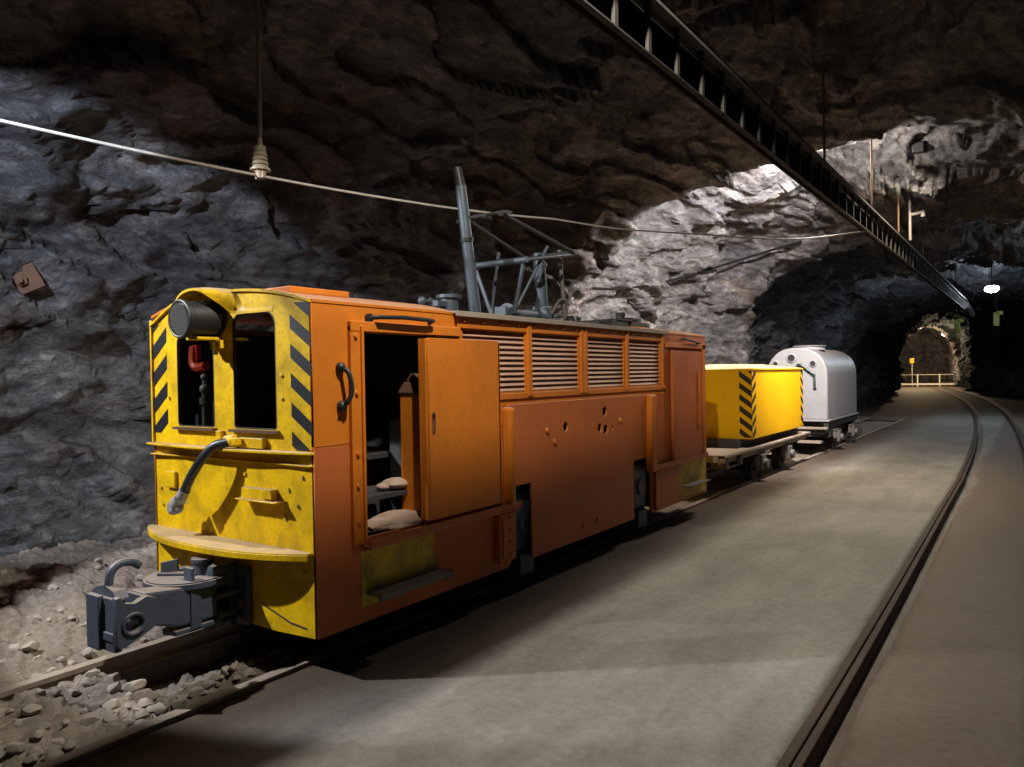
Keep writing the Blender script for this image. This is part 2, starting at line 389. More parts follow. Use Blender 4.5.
# left ground: rubble verge and the bed between the rails (uncountable broken stone)
TX=[(-6,0),(24,0),(32,-.25),(42,-1.1),(55,-3.0)]
def trackx(y): return lin(TX,y)
def rub_z(x,y):
    p=Vector((x,y,0)); near=max(0,1-max(0,(y-3))/9)
    q=p+noise.noise_vector(p*4)*.04; q.z=0
    d,pt=noise.voronoi(q*10); h=.35+.65*abs(noise.cell(pt[0]*13)); st=min(1,(d[1]-d[0])*5.0)
    d2,pt2=noise.voronoi(q*22); st2=min(1,(d2[1]-d2[0])*2.5); h2=.3+.7*abs(noise.cell(pt2[0]*13))
    c1=pt[0]; tl=noise.cell_vector(c1*3.7); st=st*(.8+.5*((q.x*10-c1.x)*(tl.x-.5)+(q.y*10-c1.y)*(tl.y-.5)))
    xr=x-trackx(y)
    if xr>-3.27: k=.12
    elif xr>-4.12: k=1.0 if y<3.2 else .3
    elif xr>-4.26: k=.15
    else: k=1.15
    z=-.065+k*(.058*st*h+.022*st2*h2)+noise.fractal(p*1.6,1,2,3)*.012*k
    if xr<-4.28:
        z+=min(.12,(-4.28-xr)*.065)+max(0,-6.7-xr)*.04+noise.fractal(p*1.3,1,2,4)*.045
        d3,pt3=noise.voronoi(p*5.2+Vector((3,1,0))); rv=noise.cell_vector(pt3[0]*9)
        z+=(.055*rv.x*max(0,1-d3[0]*1.25)+(p.x*5.2+3-pt3[0].x)*.03*(rv.y-.5)+(p.y*5.2+1-pt3[0].y)*.03*(rv.z-.5))
    if -4.1<xr<-3.28: z+=.018*math.sin((xr+4.1)/.82*PI)
    if 1.98<y<5.5 and -4.20<xr<-3.42:
        f=min(1,(y-1.98)/.05)*min(1,(5.5-y)/.5)*min(1,(xr+4.20)/.04)*min(1,max(0,(-3.42-xr)/.22))
        z-=.20*f
    if -3.62<xr<-3.27 and 1.7<y<3.0: z+=.035*max(0,1-abs(y-2.35)/.6)*min(1,(xr+3.62)/.15)*min(1,(-3.27-xr)/.06)
    return z
bm=bmesh.new(); g=[]
gy=[]; y=-5.5
while y<26: gy.append(y); y+=.06 if y<0.9 else (.02 if y<3.6 else (.045 if y<9 else .012*y))
gx=[-7.6+.045*k for k in range(int((7.6-5.2)/.045))]; gx+= [gx[-1]+.02*(k+1) for k in range(int((-2.97-gx[-1])/.02)+1)]
for y in gy: g.append([bm.verts.new((x+trackx(y)*1.0,y,rub_z(x+trackx(y),y) )) for x in gx])
for p,q in zip(g,g[1:]):
    for k in range(len(p)-1): bm.faces.new((p[k],q[k],q[k+1],p[k+1]))
me=bpy.data.meshes.new('rubble_ground'); bm.to_mesh(me); bm.free(); me.materials.append(M['rubble'])
for p in me.polygons: p.use_smooth=True
ro=bpy.data.objects.new('rubble_ground',me); col.objects.link(ro)
tag(ro,'broken stone and grey dust covering the ground between the wall and the train rails','rubble',kind='stuff')
# ------------------------------------------------------------ rails
def rail(name,xf,y0,y1,zt,mat,label,hw=.033,group='',H=.10,foot=True):
    prof=[(-hw,0),(hw,0),(hw,-.028),(.010,-.042),(.010,-H+.02),(hw*1.5,-H+.006),(hw*1.5,-H),(-hw*1.5,-H),(-hw*1.5,-H+.006),(-.010,-H+.02),(-.010,-.042),(-hw,-.028)]
    if not foot: prof=[(-hw,0),(hw,0),(hw,-H),(-hw,-H)]
    mb=MB(); rings=[]; y=y0
    while y<=y1:
        x=xf(y); dx=(xf(y+.05)-xf(y-.05))/.1; nx=Vector((1,-dx,0)).normalized()
        rings.append([mb.bm.verts.new(Vector((x,y,zt+v))+nx*u) for u,v in prof]); y+=max(.4,.03*y)
    for a,b in zip(rings,rings[1:]):
        for k in range(len(prof)): mb.bm.faces.new((a[k],b[k],b[(k+1)%len(prof)],a[(k+1)%len(prof)]))
    mb.bm.faces.new(rings[0]); mb.bm.faces.new(rings[-1][::-1])
    o=mb.build(name,mat,bev=.006); tag(o,label,'rail'); return o
rail('rail',lambda y:-3.20+trackx(y),-4.5,25.5,.0,M['rail'],'nearer steel rail under the train, bordering the smooth floor')
rail('rail',lambda y:-4.17+trackx(y),-4.5,25.5,.0,M['rail'],'farther steel rail under the train, beside the rubble verge')
rail('guard_strip',lambda y:-3.80,-4.5,1.98,-.028,M['rail'],'thin low steel strip lying between the two train rails in front of the coupler',hw=.012,H=.05,foot=False)
# embedded floor rails: two steel bars side by side with a dark groove
rt=empty('embedded_rail',(0,0,0)); tag(rt,'brown steel rail set in the floor, nearer one of the empty curving track','rail')
rail_a=rail('rail_head',lambda y:railA(y)+.022,-4.5,76,.004,M['rail2'],None,hw=.021,H=.085,foot=False); rail_a.parent=rt
del rail_a['category']
rail_b=rail('check_bar',lambda y:railA(y)+.064,-4.5,76,-.006,M['rail2'],None,hw=.018,H=.085,foot=False); rail_b.parent=rt
del rail_b['category']
rail('embedded_rail',lambda y:railB(y),-4.5,76,.0,M['rail2'],'brown steel rail set in the floor, farther one of the empty curving track',hw=.03,H=.075,foot=False)
# loose stones between the rails
def stone_mesh(sd,r):
    mb=MB(); bmesh.ops.create_icosphere(mb.bm,subdivisions=3,radius=1)
    o=Vector((sd*3.1,sd*1.7,sd))
    for v in mb.bm.verts:
        d,pt=noise.voronoi(v.co*1.3+o); k=1+.30*noise.noise(v.co*1.1+o); v.co*=k*r
    rr=random.Random(sd)
    for c in range(9):
        n=Vector((rr.uniform(-1,1),rr.uniform(-1,1),rr.uniform(-.6,1))).normalized(); lim=rr.uniform(.55,.85)
        for v in mb.bm.verts:
            e=v.co.dot(n)-lim
            if e>0: v.co-=n*e*.92
    for v in mb.bm.verts:
        v.co.z*=.7
    return mb
stones=[]
protos=[stone_mesh(i,1).build('loose_stone',M['stone'],smooth=True,angle=25) for i in range(6)]
spots=[]
for i in range(58):
    y=R.uniform(1.75,2.75); x=-3.28-abs(R.gauss(0,.16))-max(0,(2.2-y))*.12
    spots.append((x,y,R.uniform(.014,.036)))
for i in range(90): spots.append((R.uniform(-4.08,-3.27),R.uniform(1.0,1.98),R.uniform(.014,.040)))
for i in range(90): spots.append((R.uniform(-6.2,-4.25),R.uniform(1.5,3.2),R.uniform(.014,.045)))
for i,(x,y,r) in enumerate(spots):
    o=protos[i%6]
    if i>=6: o=o.copy(); col.objects.link(o)
    o.location=(x,y,rub_z(x,y)+r*.35); o.scale=(r*R.uniform(.9,1.4),r*R.uniform(.8,1.2),r); o.rotation_euler=(0,0,R.uniform(0,6))
    if i<58: tag(o,'small pale broken stone in the heap below the locomotive coupler, by the nearer rail','stone','stones heaped below the coupler')
    elif i<148: tag(o,'small pale stone lying between the rails in front of the train','stone','stones between the front rails')
    else: tag(o,'small grey stone lying on the verge between the left rock wall and the rails','stone','stones on the left verge')
# ------------------------------------------------------------ locomotive
HW=.73; LX=-3.685
loco=empty('mine_locomotive',(LX,2.5,0))
tag(loco,'orange electric mine locomotive with yellow cab front and open sliding door','locomotive')
def side(u,v,w): return Vector((HW+w,u,v))      # u along length, v height, w outward
def lside(u,v,w): return Vector((-HW-w,u,v))
def fr(u,v,w): return Vector((u,-w,v))          # front face, w outward (towards -y)
def arch(x,zc=1.985,ze=1.885): return zc-(zc-ze)*(abs(x)/HW)**2.2-(.05*min(1,max(0,(-.5-x)/.2)))
# front panel
HF=HW-.004
top=[(HF-2*HF*k/24,arch(HF-2*HF*k/24)) for k in range(25)]
outl=[(-HF,1.13),(HF,1.13)]+top
wL=rrect(-.465,-.10,1.235,1.80,.05,rs=(.05,.09,.02,.02)); wR=rrect(.080,.445,1.235,1.86,.05,rs=(.075,.06,.02,.02))
MB().plate(outl,[wL,wR],fr,-.02,0).build('cab_front_panel',M['yellow'],loco,bev=.003)
lo=[(-HF,.19),(HW*.55,.175),(HF,.19),(HF,1.13),(-HF,1.13)]
MB().plate(lo,[],fr,-.02,.0).build('apron_panel',M['yellow'],loco,bev=.003)
for nm,h in (('left',wL),('right',wR)):
    u0=min(p[0] for p in h);u1=max(p[0] for p in h);v0=min(p[1] for p in h);v1=max(p[1] for p in h)
    cx,cz=(u0+u1)/2,(v0+v1)/2
    inner=[(cx+(u-cx)*.97,cz+(v-cz)*.98) for u,v in h]
    f=MB().plate(h,[inner],fr,-.012,.001).build('window_seal',M['dark'],loco)
    MB().plate([(cx+(u-cx)*1.0,cz+(v-cz)*1.0) for u,v in h],[],fr,-.010,-.006).build('window_pane',M['glass'],f)
    MB().box(u0-.015,u1+.02,-.03,0,v0-.018,v0-.004).build('sill_strip',M['rust'],f)
# hazard stripes on flanks (thin painted bands)
def clip_band(poly,u0,u1,v0,v1):
    def cl(P,ax,val,keep):
        out=[]
        for i in range(len(P)):
            a,b=P[i],P[(i+1)%len(P)]; ia=keep(a[ax],val); ib=keep(b[ax],val)
            if ia: out.append(a)
            if ia!=ib:
                t=(val-a[ax])/(b[ax]-a[ax]); out.append((a[0]+(b[0]-a[0])*t,a[1]+(b[1]-a[1])*t))
        return out
    for ax,val,k in ((0,u0,lambda a,b:a>=b),(0,u1,lambda a,b:a<=b),(1,v0,lambda a,b:a>=b),(1,v1,lambda a,b:a<=b)):
        poly=cl(poly,ax,val,k)
        if len(poly)<3: return None
    return poly
def stripes(name,u0,u1,v0,v1,slope,fn,parent,pitch,wid,w=.0025,phase=0.0,vb=None):
    mb=MB(); L=u1-u0; v=v0-abs(slope)*L-pitch+phase; any_=False
    if vb is not None: v=vb-20*pitch
    while v<v1+abs(slope)*L:
        P=[(u0,v),(u1,v+slope*L),(u1,v+slope*L+wid),(u0,v+wid)]
        P=clip_band(P,u0,u1,v0,v1)
        if P: mb.prism(P,fn,0,w); any_=True
        v+=pitch
    return mb.build(name,M['stripe'],parent)
stripes('hazard_stripes',.565,.722,1.135,1.888,-.66,fr,loco,.150,.072,vb=1.758)
stripes('hazard_stripes',-.722,-.572,1.19,1.84,.75,fr,loco,.162,.085,vb=1.623)
# corner gusset edges
MB().box(-HW-.006,-HW+.012,-.012,.02,1.13,1.87).build('corner_strip',M['yellow'],loco,bev=.004)
# ledge under the windows, bowed forward
def bowed(z0,z1,depth,u0,u1,lip,name,mat,cut=None):
    mb=MB(); n=24; P=[]
    for k in range(n+1):
        t=-1+2*k/n; u=u0+(u1-u0)*k/n; P.append((u,.03+depth*(1-abs(t)**2.4)))
    P=P+[(u1,-.0),(u0,-.0)]
    mb.prism(P,lambda u,w,z:Vector((u,-w,z)),z0,z1)
    if lip:
        for a,b in zip(P[:n],P[1:n+1]): mb.bar((a[0],-a[1],z0-lip/2+.004),(b[0],-b[1],z0-lip/2+.004),.010,lip)
    return mb.build(name,mat,loco,bev=.002)
bowed(1.118,1.130,.06,-.765,.735,.0,'window_ledge',M['yellow'])
bowed(1.058,1.066,-.012,-.725,.722,.0,'apron_moulding',M['yellow'])
bowed(.612,.624,.17,-.765,.70,.030,'buffer_shelf',M['yellow'])
# small fittings on the apron
b=MB(); b.box(.19,.44,-.045,0,.868,.925); b.box(.17,.50,-.075,0,.862,.870); b.box(.38,.46,-.06,-.05,.88,.93)
b.build('lamp_bracket',M['yellow'],loco,bev=.004)
MB().box(-.585,-.485,-.02,0,.865,.965).build('cover_plate',M['yellow'],loco,bev=.006)
studs('rivet',M['yellow_dirty'],loco,[((u,0,v),(u,-.010,v),.012,.009) for (u,v) in ((-.66,.86),(-.64,.76),(.17,.99),(.53,.93),(.60,.85),(.50,.78),(.64,1.0),(.49,1.52),(.49,1.40),(-.55,1.40),(.64,.52),(-.55,.52))])
# drain slot and scuffs low on the apron
b=MB(); b.prism([(.30,.295),(.52,.235),(.64,.225),(.655,.235),(.52,.245),(.30,.305)],fr,0,.0015); b.build('scrape_mark',M['dark'],loco)
# headlamp under a visor
LU=-.065
hl=MB(); hl.cyl((LU,-.20,1.833),(LU,-.0,1.843),.092,.100,32); hl.cyl((LU,-.215,1.832),(LU,-.185,1.834),.102,.102,32)
HLo=hl.build('headlamp',M['black'],loco,smooth=True,bev=.006)
MB().cyl((LU,-.226,1.831),(LU,-.20,1.833),.084,.084,32).build('lamp_lens',M['lens'],HLo,smooth=True)
b=MB(); b.tube([(LU+.097*math.cos(2*PI*k/32),-.219,1.832+.097*math.sin(2*PI*k/32)) for k in range(33)],.009,8); b.build('lamp_rim',M['black'],HLo,smooth=True)
b=MB(); b.box(LU-.06,LU+.05,-.15,.0,1.722,1.738); b.box(LU-.01,LU+.09,-.04,0,1.675,1.72); b.cyl((LU+.03,-.03,1.64),(LU+.03,-.03,1.735),.012); b.build('lamp_cradle',M['yellow'],HLo,bev=.003)
# hood: curved sheet arching over the lamp and blending into the forehead panel
bmv=MB(); gr=[]
edge=[(-.262,1.74,.05),(-.258,1.80,.11),(-.248,1.87,.145),(-.215,1.94,.155),(-.15,1.985,.158),(-.06,2.0,.158),(.005,1.992,.148),(.045,1.955,.105),(.075,1.912,.055),(.11,1.872,.018),(.20,1.870,.008),(.43,1.870,.002)]
root=[(-.262,1.74),(-.26,1.80),(-.255,1.87),(-.225,1.945),(-.155,1.992),(-.05,2.01),(.05,2.0),(.12,1.975),(.165,1.94),(.20,1.905),(.26,1.885),(.44,1.880)]
ee=smooth_pts([Vector(p) for p in edge],4); rr2=smooth_pts([Vector((a,b,0)) for a,b in root],4)
for e,r in zip(ee,rr2):
    gr.append([(r.x,.01,r.y),((r.x+e.x)/2,-e.z*.55,(r.y+e.y)/2+.004),(e.x,-e.z,e.y),(e.x,-e.z,e.y-.014),((r.x+e.x)/2-.004,-e.z*.5,(r.y+e.y)/2-.012),(r.x-.004,.01,r.y-.014)])
vs=[[bmv.bm.verts.new(p) for p in r] for r in gr]
for a,c in zip(vs,vs[1:]):
    for k in range(6): bmv.bm.faces.new((a[k],c[k],c[(k+1)%6],a[(k+1)%6]))
bmv.bm.faces.new(vs[0]); bmv.bm.faces.new(vs[-1][::-1])
bmv.build('lamp_hood',M['yellow'],loco,smooth=True,angle=50)
# forehead brim following the roof edge
bmv=MB(); gr=[]
for k in range(31):
    x=-HF+2*HF*k/30; z=arch(x)
    gr.append([(x,.02,z+.012),(x,-.018,z+.010),(x,-.018,z-.004),(x,.02,z-.004)])
vs=[[bmv.bm.verts.new(p) for p in r] for r in gr]
for a,c in zip(vs,vs[1:]):
    for k in range(4): bmv.bm.faces.new((a[k],c[k],c[(k+1)%4],a[(k+1)%4]))
bmv.bm.faces.new(vs[0]); bmv.bm.faces.new(vs[-1][::-1])
bmv.build('roof_edge',M['yellow'],loco,smooth=True,angle=40)
# brake hose
hs=smooth_pts([(.14,-.045,1.172),(.045,-.10,1.145),(-.015,-.13,1.085),(-.08,-.14,1.015),(-.14,-.14,.95),(-.195,-.135,.885)],7)
ho=MB().tube(hs,.026,12).build('brake_hose',M['hose'],loco,smooth=True)
b=MB(); b.cyl((-.185,-.137,.895),(-.225,-.133,.855),.03,.032); b.sph((-.285,-.13,.80),.05,(1.25,.5,1.0)); b.cyl((-.245,-.13,.84),(-.33,-.13,.765),.036,.03); b.cyl((-.30,-.165,.79),(-.30,-.095,.79),.026)
b.build('hose_coupling',M['silver'],ho,smooth=True,angle=40)
b=MB(); b.box(.10,.36,-.035,0,1.135,1.19); b.cyl((.08,-.05,1.168),(.15,-.045,1.172),.034); b.box(.12,.2,-.075,-.04,1.15,1.19); b.build('hose_bracket',M['yellow'],loco,bev=.005)
b=MB(); b.box(-.055,-.01,-.03,0,1.15,1.22); b.build('clip',M['yellow'],loco,bev=.004)
# coupler
cp=MB(); cp.box(-.17,.215,-.035,0,.175,.50,bev=.02)
cpo=cp.build('coupler',M['steel'],loco)
studs('bolt',M['steel'],cpo,[((.175,-.035,v),(.175,-.065,v),.025,.021) for v in (.215,.30,.47)]+[((-.13,-.035,v),(-.13,-.06,v),.022,.018) for v in (.215,.45)],8)
b=MB(); b.box(.015,.135,-.19,-.03,.40,.525,bev=.03); b.box(.01,.15,-.18,-.03,.345,.372,bev=.008); b.box(.01,.14,-.16,-.03,.20,.27,bev=.02); b.box(-.12,-.08,-.19,-.03,.2,.47,bev=.01); b.box(-.02,.12,-.08,-.03,.18,.5); b.build('yoke',M['steel'],cpo)
b=MB(); b.cyl((-.04,-.225,.435),(-.04,-.225,.462),.215,n=48); b.cyl((-.04,-.225,.462),(-.04,-.225,.468),.200,n=48); b.build('pivot_plate',M['steel'],cpo,smooth=True)
b=MB(); b.prism([(-.20,-.30),(.05,-.42),(.14,-.40),(.14,-.06),(-.20,-.06)],lambda u,v,w:Vector((u,v,w)),.215,.24); b.build('lower_plate',M['steel'],cpo,bev=.004)
MB().box(.085,.145,-.32,-.26,.225,.45,bev=.006).build('stay_post',M['steel'],cpo)
MB().box(-.17,-.155,-.30,-.20,.462,.53,bev=.004).build('link_lug',M['steel'],cpo)
MB().box(.055,.13,-.305,-.285,.462,.535,bev=.006).build('link_lug',M['steel'],cpo)
MB().bar((-.14,-.33,.476),(.03,-.22,.476),.02,.012).build('wedge_bar',M['steel'],cpo)
b=MB(); b.cyl((.02,-.17,.46),(.02,-.17,.54),.05); b.cyl((.02,-.17,.535),(.02,-.17,.552),.06); b.build('pivot_pin',M['steel'],cpo,smooth=True)
def rod_f(u,v,w): return Vector((w,u,v))
b=MB(); b.prism([(-.16,.25),(-.16,.43),(-.38,.455),(-.56,.475),(-.56,.33),(-.50,.295),(-.38,.255)],rod_f,.0,.135)
b.build('drawbar',M['steel'],cpo,bev=.014)
hd=[(-.742,.295),(-.742,.505),(-.725,.510),(-.70,.475),(-.655,.465),(-.60,.485),(-.555,.468),(-.54,.345),(-.60,.315),(-.70,.275),(-.73,.275)]
oval=[(-.665+.045*math.cos(2*PI*k/20)+.01*math.sin(2*PI*k/20),.372+.042*math.sin(2*PI*k/20)) for k in range(20)]
b=MB(); b.plate(hd,[oval],rod_f,.195,.235)
b.prism([(-.742,.30),(-.742,.335),(-.56,.37),(-.54,.345),(-.70,.28)],rod_f,.02,.20)
b.prism([(-.60,.36),(-.60,.478),(-.545,.463),(-.54,.36)],rod_f,.02,.20)
b.build('coupler_head',M['steel'],cpo,bev=.007)
b=MB(); b.tube([(.238,-.665+.050*math.cos(2*PI*k/24),.372+.047*math.sin(2*PI*k/24)) for k in range(25)],.009,8); b.build('eye_rim',M['steel'],cpo,smooth=True)
b=MB(); b.box(-.025,.195,-.735,-.70,.245,.495,bev=.008); b.box(-.025,.09,-.755,-.725,.245,.500,bev=.006); b.box(-.03,.16,-.71,-.66,.27,.47)
b.prism([(-.05,.49),(.0,.525),(.08,.545),(.16,.525),(.19,.49)],lambda u,v,w:Vector((u,w,v)),-.72,-.66); b.build('coupler_face',M['steel'],cpo)
b=MB(); b.tube(smooth_pts([(.085,-.70,.46),(.085,-.70,.55),(.085,-.685,.605),(.085,-.64,.632),(.085,-.585,.625),(.085,-.55,.60)],5),.02,10,rs=None); b.build('release_hook',M['steel'],cpo,smooth=True)
# ---- right side (seen): cab
op=rrect(.335,1.14,.645,1.74,.03)
cabside=[(0,.19),(1.66,.19),(1.70,.25),(1.70,.60),(1.62,.62),(1.62,1.40),(1.12,1.40),(1.12,1.89),(0,1.89)]
MB().plate([(0,1.156),(.312,1.156),(.312,1.74),(1.14,1.74),(1.14,1.156),(1.70,1.156),(1.70,1.288),(1.142,1.288),(1.142,1.89),(0,1.89)],[],side,-.02,0).build('cab_side_panel',M['orange'],loco)
MB().plate([(0,.19),(1.66,.19),(1.70,.23),(1.70,1.152),(1.141,1.152),(1.141,.645),(.312,.645),(.312,1.152),(0,1.152)],[],side,-.02,0).build('cab_side_panel',M['orange_b'],loco)
b=MB(); b.box(HW,HW+.025,.235,.312,.62,1.775); b.box(HW,HW+.040,.300,.318,.62,1.775); b.box(HW,HW+.028,.235,1.15,1.745,1.80)
b.build('door_frame',M['orange'],loco,bev=.004)
studs('rivet',M['orange'],loco,[((HW+.02,.268,v),(HW+.036,.268,v),.014,.010) for v in (.74,.93,1.10,1.42,1.72)])
# lower slide rail with dusty top
b=MB(); b.box(HW-.03,HW+.065,.31,1.74,.585,.597); b.box(HW+.055,HW+.065,.31,1.74,.597,.640); b.box(HW-.02,HW+.01,.335,1.74,.597,.645)
b.build('door_slide_rail',M['orange_b'],loco,bev=.003)
# sliding door
d=MB(); d.plate(rrect(.765,1.490,.665,1.725,.035),[rrect(.810,.835,1.17,1.29,.012)],side,.055,.075)
d.box(HW+.02,HW+.075,.760,.790,.67,1.72); d.box(HW+.03,HW+.075,1.475,1.493,.67,1.72)
do=d.build('sliding_door',M['orange'],loco,bev=.004)
MB().plate(rrect(.808,.837,1.168,1.292,.013),[rrect(.814,.831,1.18,1.28,.008)],side,.0755,.079).build('latch_slot',M['rust'],do)
b=MB(); b.box(HW+.020,HW+.038,.78,1.54,.62,.66); b.build('door_runner',M['orange_b'],do)
# rust-yellow patch, step, boxes
MB().box(HW,HW+.004,.30,.885,.275,.572).build('yellow_patch',M['yellow_dirty'],loco)
b=MB(); b.box(HW,HW+.115,.33,.93,.335,.347); b.box(HW+.095,HW+.115,.33,.93,.315,.347); b.box(HW,HW+.09,.905,.915,.29,.335); b.build('step',M['galv'],loco,bev=.003)
b=MB(); b.box(HW,HW+.045,1.50,1.69,.25,.575,bev=.01); b.box(HW+.03,HW+.055,1.53,1.55,.28,.55); b.build('sandbox_cover',M['orange_b'],loco)
studs('cover_bolt',M['orange_b'],loco,[((HW+.045,1.62,v),(HW+.058,1.62,v),.012,.01) for v in (.30,.38,.46,.54)],8)
# handles
b=MB(); b.tube(smooth_pts([(HW+.005,.175,1.55),(HW+.045,.19,1.535),(HW+.06,.20,1.48),(HW+.06,.20,1.42),(HW+.045,.185,1.375),(HW+.005,.18,1.36)],5),.013,10); b.sph((HW+.01,.175,1.555),.027); b.sph((HW+.01,.18,1.355),.029)
b.build('grab_handle',M['black'],loco,smooth=True)
b=MB(); b.tube([(HW+.005,.39,1.822),(HW+.055,.42,1.825),(HW+.062,.60,1.832),(HW+.062,.80,1.828),(HW+.055,.86,1.825),(HW+.005,.88,1.82)],.012,10); b.cyl((HW,.385,1.822),(HW+.02,.385,1.822),.024)
b.build('grab_rail',M['black'],loco,smooth=True)
MB().cyl((HW-.005,.165,1.29),(HW+.002,.165,1.29),.010).build('screw_hole',M['black'],loco)
# ---- engine compartment
b=MB(); b.plate([(1.144,1.29),(4.328,1.29),(4.328,1.885),(1.144,1.885)],[[(u,v) for u,v in rrect(a,c,1.385,1.79,.006)] for a,c in ((1.20,1.905),(1.975,2.66),(2.785,3.455),(3.54,4.225))],side,-.02,.0)
b.build('louvre_frame',M['orange'],loco,bev=.002)
b=MB()
for a,c in ((1.915,1.965),(2.67,2.715),(2.735,2.775),(3.475,3.52),(4.235,4.275)): b.box(HW,HW+.022,a,c,1.35,1.86)
b.box(HW,HW+.012,1.14,4.33,1.335,1.375)
b.box(HW,HW+.012,1.14,4.33,1.80,1.875)
b.build('louvre_posts',M['orange'],loco,bev=.003)
studs('rivet',M['orange'],loco,[((HW+.012,1.2+.2*k,1.845),(HW+.022,1.2+.2*k,1.845),.011,.008) for k in range(16)],8)
for a,c in ((1.20,1.905),(1.975,2.66),(2.785,3.455),(3.54,4.225)):
    b=MB(); n=11
    for k in range(n):
        z=1.39+.4*(k+.5)/n
        b.bar((HW-.022,a-.004,z),(HW-.022,c+.004,z),.046,.007,up=(1.0,0,.75))
    b.build('louvre_grille',M['slat'],loco)
b=MB(); b.box(HW-.09,HW-.08,1.15,4.3,1.33,1.86); b.build('grille_backing',M['black'],loco)
# centre plate with wheel notches and holes
def spot(s,z): return (s,z)
op2=[(1.66,1.30),(1.66,.735),(1.925,.735),(1.925,.20),(3.575,.20),(3.575,.72),(3.86,.72),(3.86,1.30)]
hl_=[circ(u,v,r) for u,v,r in ((2.41,1.10,.036),(3.045,1.185,.04),(2.955,1.055,.036),(3.06,1.035,.040),(3.18,1.04,.016))]
MB().plate(op2,hl_,side,.004,.022).build('side_plate',M['orange_b'],loco,bev=.004)
studs('plate_bolt',M['orange'],loco,[((HW+.02,u,v),(HW+.036,u,v),.022,.018) for u,v in ((2.14,1.09),(2.24,1.00),(3.32,1.095),(2.66,.30),(2.89,.31))])
b=MB(); b.cyl((HW-.03,2.41,1.10),(HW-.01,2.41,1.10),.05)
for u,v in ((3.045,1.185),(2.955,1.055),(3.06,1.035)): b.cyl((HW-.03,u,v),(HW-.01,u,v),.05)
b.box(HW-.04,HW-.03,1.73,3.86,.75,1.28); b.build('recess_backing',M['galv'],loco)
b=MB(); b.box(HW,HW+.075,1.60,1.665,.605,1.285); b.build('door_stop_post',M['orange'],loco,bev=.02)
b=MB(); b.box(HW,HW+.075,3.865,3.985,.58,1.30); b.build('door_stop_post',M['orange'],loco,bev=.02)
b=MB(); b.box(HW,HW+.05,3.90,5.35,.585,.60); b.box(HW+.04,HW+.05,3.90,5.35,.60,.63); b.build('door_slide_rail',M['orange_b'],loco)
# rear cab side
MB().plate([(3.98,.19),(5.42,.19),(5.42,1.88),(4.33,1.88),(4.33,1.288),(3.98,1.288)],[],side,-.02,.0).build('rear_cab_panel',M['orange_b'],loco)
b=MB(); b.plate(rrect(4.45,5.24,.63,1.715,.03),[],side,.012,.03); b.box(HW+.02,HW+.05,4.43,4.475,.62,1.72)
rd=b.build('sliding_door',M['orange_b'],loco,bev=.004)
b=MB(); b.box(HW+.031,HW+.045,5.13,5.145,.9,1.5); b.build('pull_handle',M['orange'],rd)
b=MB(); b.box(HW,HW+.03,5.28,5.36,.60,1.80); b.box(HW,HW+.03,4.36,5.36,1.745,1.79); b.build('door_frame',M['orange'],loco,bev=.003)
MB().plate(rrect(4.03,4.60,.20,.575,.05),[],side,.002,.030).build('sandbox_cover',M['orange_b'],loco,bev=.006)
MB().box(HW,HW+.004,4.66,5.38,.22,.57).build('yellow_patch',M['yellow_dirty'],loco)
b=MB(); b.box(HW,HW+.10,4.70,5.28,.335,.347); b.build('step',M['galv'],loco)
b=MB(); b.tube([(HW+.005,4.75,1.835),(HW+.05,4.77,1.832),(HW+.05,5.15,1.805),(HW+.005,5.17,1.80)],.011,8); b.build('grab_rail',M['black'],loco)
# left side and rear walls
MB().plate([(0,.19),(5.42,.19),(5.42,1.835),(0,1.835)],[],lside,-.02,0).build('left_side_panel',M['orange'],loco)
MB().plate([(-HW,.19),(HW,.19)]+top,[],lambda u,v,w:Vector((u,5.42+w,v)),-.02,0).build('rear_panel',M['yellow'],loco)
stripes('hazard_stripes',.50,.725,.9,1.85,-.95,lambda u,v,w:Vector((u,5.42+w,v)),loco,.165,.082)
# bulkheads and cab floor, roofs
b=MB(); b.box(-HW+.02,HW-.02,1.16,1.18,.3,1.88); b.box(-HW+.02,HW-.02,.02,1.16,.60,.62); b.box(-HW+.022,-HW+.03,.03,1.15,.62,1.80); b.build('cab_lining',M['inner'],loco)
def roof(y0,y1,name,mat,ov=.0,th=.014,dz=0):
    mb=MB(); P=[]
    for k in range(25):
        x=-HW-ov+(2*HW+2*ov)*k/24; P.append((x,arch(min(abs(x),HW))+dz))
    Q=P+[(x,z-th) for x,z in P[::-1]]
    mb.prism(Q,lambda u,v,w:Vector((u,w,v)),y0,y1); return mb.build(name,mat,loco,smooth=True,angle=30)
roof(0,1.13,'cab_roof',M['orange'],.004,.014,.012)
b=MB(); b.box(-.45,.52,.04,.45,1.95,1.985,bev=.006); b.build('roof_hatch',M['orange'],loco)
roof(4.36,5.42,'rear_cab_roof',M['orange'],.004,.014,.006)
b=MB(); b.box(-HW-.04,HW+.04,1.10,4.36,1.888,1.904); b.box(HW+.028,HW+.042,1.10,4.36,1.87,1.904); b.build('engine_deck',M['roofdust'],loco,bev=.003)
b=MB(); b.prism([(1.10,1.90),(1.10,1.965),(.55,1.985),(.40,1.93)],side,-.35,-.02); 
b.bm.free()
